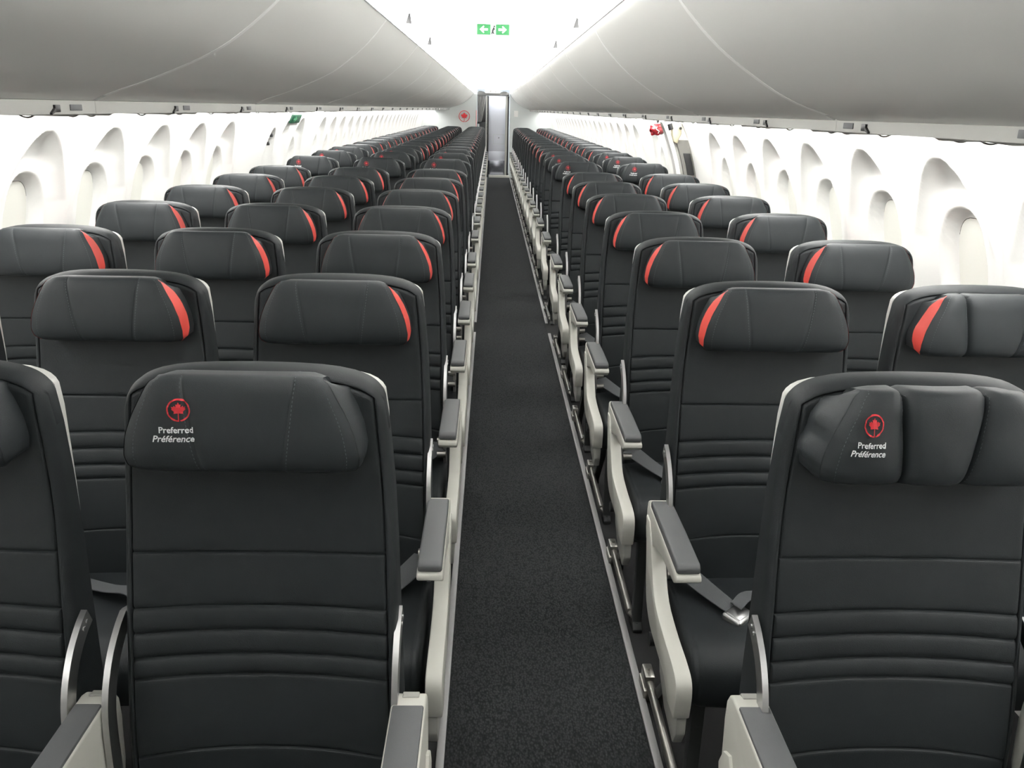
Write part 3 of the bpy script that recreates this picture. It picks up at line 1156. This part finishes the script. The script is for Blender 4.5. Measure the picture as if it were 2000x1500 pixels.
# ------------------------------------------------------------------ rear passage
yb = Y_END
bm = bmesh.new()
hp = [(-.487, 1.90), (-.487, 1.975), (-.45, 2.0), (-.40, 2.0), (-.335, 1.985), (-.30, 1.955), (.04, 1.955), (.08, 1.985), (.13, 2.0), (.19, 1.995), (.262, 1.965), (.265, 1.895)]
add_prism(bm, hp, 'y', yb - .05, yb + .05, .004)
t = thing('header_panel', 'dark shaped header above the rear galley passage', 'panel', (0, 0, 0))
put('panel_face', bm_mesh('header', bm, 'header'), t)
bm = bmesh.new()
add_box(bm, -.305, .045, yb - .045, yb + .03, 1.953, 2.039, .01)
put('sign_face', bm_mesh('header_sign', bm, 'wall'), t)
bm = bmesh.new()
for xx in (-.19, -.06):
    add_box(bm, xx - .018, xx + .018, yb - .048, yb - .045, 1.985, 1.992)
    add_box(bm, xx - .018, xx + .018, yb - .048, yb - .045, 2.010, 2.017)
    add_box(bm, xx + .010, xx + .018, yb - .048, yb - .045, 1.985, 2.017)
put('sign_mark', bm_mesh('header_marks', bm, 'pad', smooth=False), t)

t = thing('lavatory_door', 'bright bluish white door panel at the end of the aisle', 'door', (0, yb + .12, 0))
put('door_leaf', box_mesh('door_leaf', -.215, .225, 0, .04, .62, 1.885, 'door', .006), t)
put('door_panel', box_mesh('door_lower', -.215, .225, 0, .04, .40, .618, 'door', .004), t)
put('kick_plate', box_mesh('kick_plate', -.215, .225, -.004, .04, .07, .398, 'kick', .004), t)
bm = bmesh.new()
for a, b, c_, d in ((-.10, .17, .79, .796), (-.10, .17, 1.006, 1.012), (-.10, -.094, .79, 1.012), (.164, .17, .79, 1.012)):
    add_box(bm, a, b, -.004, .002, c_, d)
put('vent_frame', bm_mesh('vent_frame', bm, 'bulk', smooth=False), t)
bm = bmesh.new()
add_cyl(bm, (.02, -.006, .94), (.05, -.006, .94), .012, 10)
put('door_latch', bm_mesh('door_latch', bm, 'kick'), t)
t = thing('door_surround', 'silver and black posts framing the bright rear door', 'door frame', (0, yb + .02, 0))
for x0, x1, m, nm in ((-.285, -.245, 'white_grey', 'silver_post'), (-.258, -.214, 'black', 'black_post'), (.185, .235, 'white_grey', 'silver_post'), (.235, .272, 'black', 'black_post')):
    put(nm, box_mesh(nm, x0, x1, 0, .06, .0, 1.893, m, .004), t)
t = thing('sill_plate', 'pale lit sill across the end of the aisle carpet', 'sill', (0, yb - .05, 0))
put('plate', box_mesh('sill_plate', -.19, .305, -.02, .16, 0, .06, 'white', .006), t)

# curtain gathered beside the passage
t = thing('curtain', 'grey gathered curtain hanging beside the rear passage', 'curtain', (0, yb + .01, 0))
V, nx = [], 44
for k, z in enumerate(np.linspace(1.30, 1.89, 12)):
    f = (z - 1.30) / .59
    wd = .10 + .11 * f ** .7
    for a in np.linspace(0, 1, nx):
        V.append((-.492 + a * wd, .02 * math.sin(a * 34 + .4 * math.sin(z * 9)) * (.5 + .5 * f), z))
me = mesh_of('curtain', V, grid_faces(12, nx), 'curtain')
put('cloth', me, t)
t = thing('galley_unit', 'dark galley cabinet with a pale panel beneath the grey curtain', 'cabinet', (0, yb + .10, 0))
put('cabinet_body', box_mesh('galley_body', -.495, -.288, 0, .4, 0, 1.29, 'leg', .004), t)
put('pale_panel', box_mesh('galley_panel', -.480, -.440, -.006, .002, .80, 1.25, 'wall', .003), t)
put('dark_backing', box_mesh('galley_backing', -.495, -.288, .05, .4, 1.29, 1.92, 'header', .004), t)
t = thing('red_edge_strip', 'thin pale red strip on the bulkhead edge beside the curtain', 'trim strip', (0, yb - .004, 0))
put('strip', box_mesh('red_strip', -.522, -.503, 0, .004, .9, 1.56, 'pale', .001), t)

t = thing('wall_roundel', 'red maple leaf roundel on the rear bulkhead wall', 'emblem', (-.80, yb - .006, 1.418))
bm = emblem_bm(.132, .66, .10)
me = bpy.data.meshes.new('roundel')
r = bmesh.ops.extrude_face_region(bm, geom=bm.faces[:])
bmesh.ops.translate(bm, vec=(0, 0, .005), verts=[v for v in r['geom'] if isinstance(v, bmesh.types.BMVert)])
me = bm_mesh('roundel', bm, 'emblem', smooth=False)
me.transform(Matrix.Rotation(math.pi / 2, 4, 'X'))
put('leaf_and_ring', me, t)
t = thing('notice_plate', 'small pale plate on the bulkhead beside the rear door', 'plate', (.44, yb - .003, 1.50))
put('plate', box_mesh('notice', -.05, .05, 0, .003, -.07, .07, 'wall', .001), t)


# ------------------------------------------------------------------ overwing exits
def on_wall(s, z, inn=0.):
    return WX + s * (float(wall_r(np.array(z))) - inn)


t = thing('wall_exit_sign', 'small dark green exit sign on the side wall above the window', 'sign', (on_wall(-1, 1.49, .004), 7.22, 1.49))
bm = bmesh.new()
add_box(bm, -.006, .010, -.16, .16, -.036, .036, .004)
me = bm_mesh('exit_sign_body', bm, 'dgreen')
me.transform(Matrix.Rotation(.44, 4, 'Y'))
put('sign_body', me, t)
bm = bmesh.new()
add_prism(bm, [(.02, .0), (-.05, .022), (-.05, .008), (-.10, .008), (-.10, -.008), (-.05, -.008), (-.05, -.022)], 'x', .010, .012)
me = bm_mesh('exit_sign_arrow', bm, 'dullgreen')
me.transform(Matrix.Rotation(.44, 4, 'Y'))
put('arrow', me, t)

t = thing('emergency_exit_latch', 'recessed black exit handle slots in the white door lining', 'handle', (on_wall(-1, 1.345, -.02), 6.70, 1.345))
for z, dy in ((.030, .0), (-.030, -.03)):
    bm = bmesh.new()
    xs_ = on_wall(-1, 1.345 + z, -.026) - on_wall(-1, 1.345, -.02)
    add_box(bm, xs_ - .03, xs_ + .016, dy - .020, dy + .020, z - .014, z + .014, .006, 3)
    put('slot', bm_mesh('handle_slot', bm, 'black'), t)

t = thing('exit_door_frame', 'exposed grey exit frame with black pocket on the two-seat wall', 'door frame', (0, 6.25, 0))
zz = np.linspace(.95, 1.42, 14)
outer = [(on_wall(1, z, -.02), z) for z in zz]
inner = [(on_wall(1, z, .085), z) for z in zz[::-1]]
put('frame_body', prism_mesh('exit_frame', outer + inner, 'y', 0, .05, 'structure', .003), t)
zz = np.linspace(1.18, 1.33, 6)
put('black_pocket', prism_mesh('exit_pocket', [(on_wall(1, z, .012), z) for z in zz] + [(on_wall(1, z, .062), z) for z in zz[::-1]], 'y', -.012, .002, 'black', .003), t)
zz = np.linspace(.95, 1.54, 14)
put('white_post', prism_mesh('exit_post', [(on_wall(1, z, .105), z) for z in zz] + [(on_wall(1, z, .135), z) for z in zz[::-1]], 'y', .02, .12, 'wall', .004), t)
put('grey_channel', prism_mesh('exit_channel', [(on_wall(1, z, .08), z) for z in zz[:-3]] + [(on_wall(1, z, .11), z) for z in zz[:-3][::-1]], 'y', .03, .06, 'white_grey', .003), t)
bm = bmesh.new()
xb = on_wall(1, 1.47, .06)
add_prism(bm, [(xb - .05, 1.53), (xb - .035, 1.45), (xb - .02, 1.405), (xb + .005, 1.395), (xb + .015, 1.43), (xb + .03, 1.46), (xb + .025, 1.54)], 'y', -.02, .04, .008, 3)
add_cyl(bm, (xb + .015, -.03, 1.50), (xb + .015, .02, 1.50), .016, 12)
o = put('cream_bracket', bm_mesh('cream_bracket', bm, 'cream'), t)
o['label'] = 'cream bracket with a dark hole'
bm = bmesh.new()
add_cyl(bm, (xb + .015, -.034, 1.50), (xb + .015, -.028, 1.50), .010, 12)
add_cyl(bm, (xb - .06, -.01, 1.53), (xb - .045, -.01, 1.49), .018, 12)
put('dark_fitting', bm_mesh('dark_fitting', bm, 'black'), t)
put('red_tab', box_mesh('red_tab', on_wall(1, 1.13, .05), on_wall(1, 1.13, .02), -.012, .0, 1.13, 1.155, 'redcover', .003), t)

t = thing('red_cover', 'crumpled glossy red cover hanging beside the exposed exit frame', 'cover', (on_wall(1, 1.46, .10) + .02, 6.95, 1.475))
bm = bmesh.new()
bmesh.ops.create_icosphere(bm, subdivisions=4, radius=.05)
rn = np.random.RandomState(3)
dirs = rn.randn(9, 3)
for v in bm.verts:
    d = v.co.normalized()
    k = sum(.10 * math.sin(5 * d.dot(Vector(q)) + i) for i, q in enumerate(dirs)) * .5
    v.co = Vector((d.x * .055, d.y * .035, d.z * .042)) * (1 + k)
put('cover_body', bm_mesh('red_cover', bm, 'redcover', angle=60), t)
bm = bmesh.new()
add_tube(bm, [(-.005, -.040, .022), (-.016, -.044, .010), (-.004, -.046, -.002), (.012, -.045, -.012), (.004, -.042, -.026)], .0035, 8)
put('white_swirl', bm_mesh('white_swirl', bm, 'wall'), t)
bm = bmesh.new()
add_tube(bm, [(0, 0, .035), (.004, 0, .06), (.0, 0, .095)], .010, 10)
put('hanging_strap', bm_mesh('hanging_strap', bm, 'leg'), t)
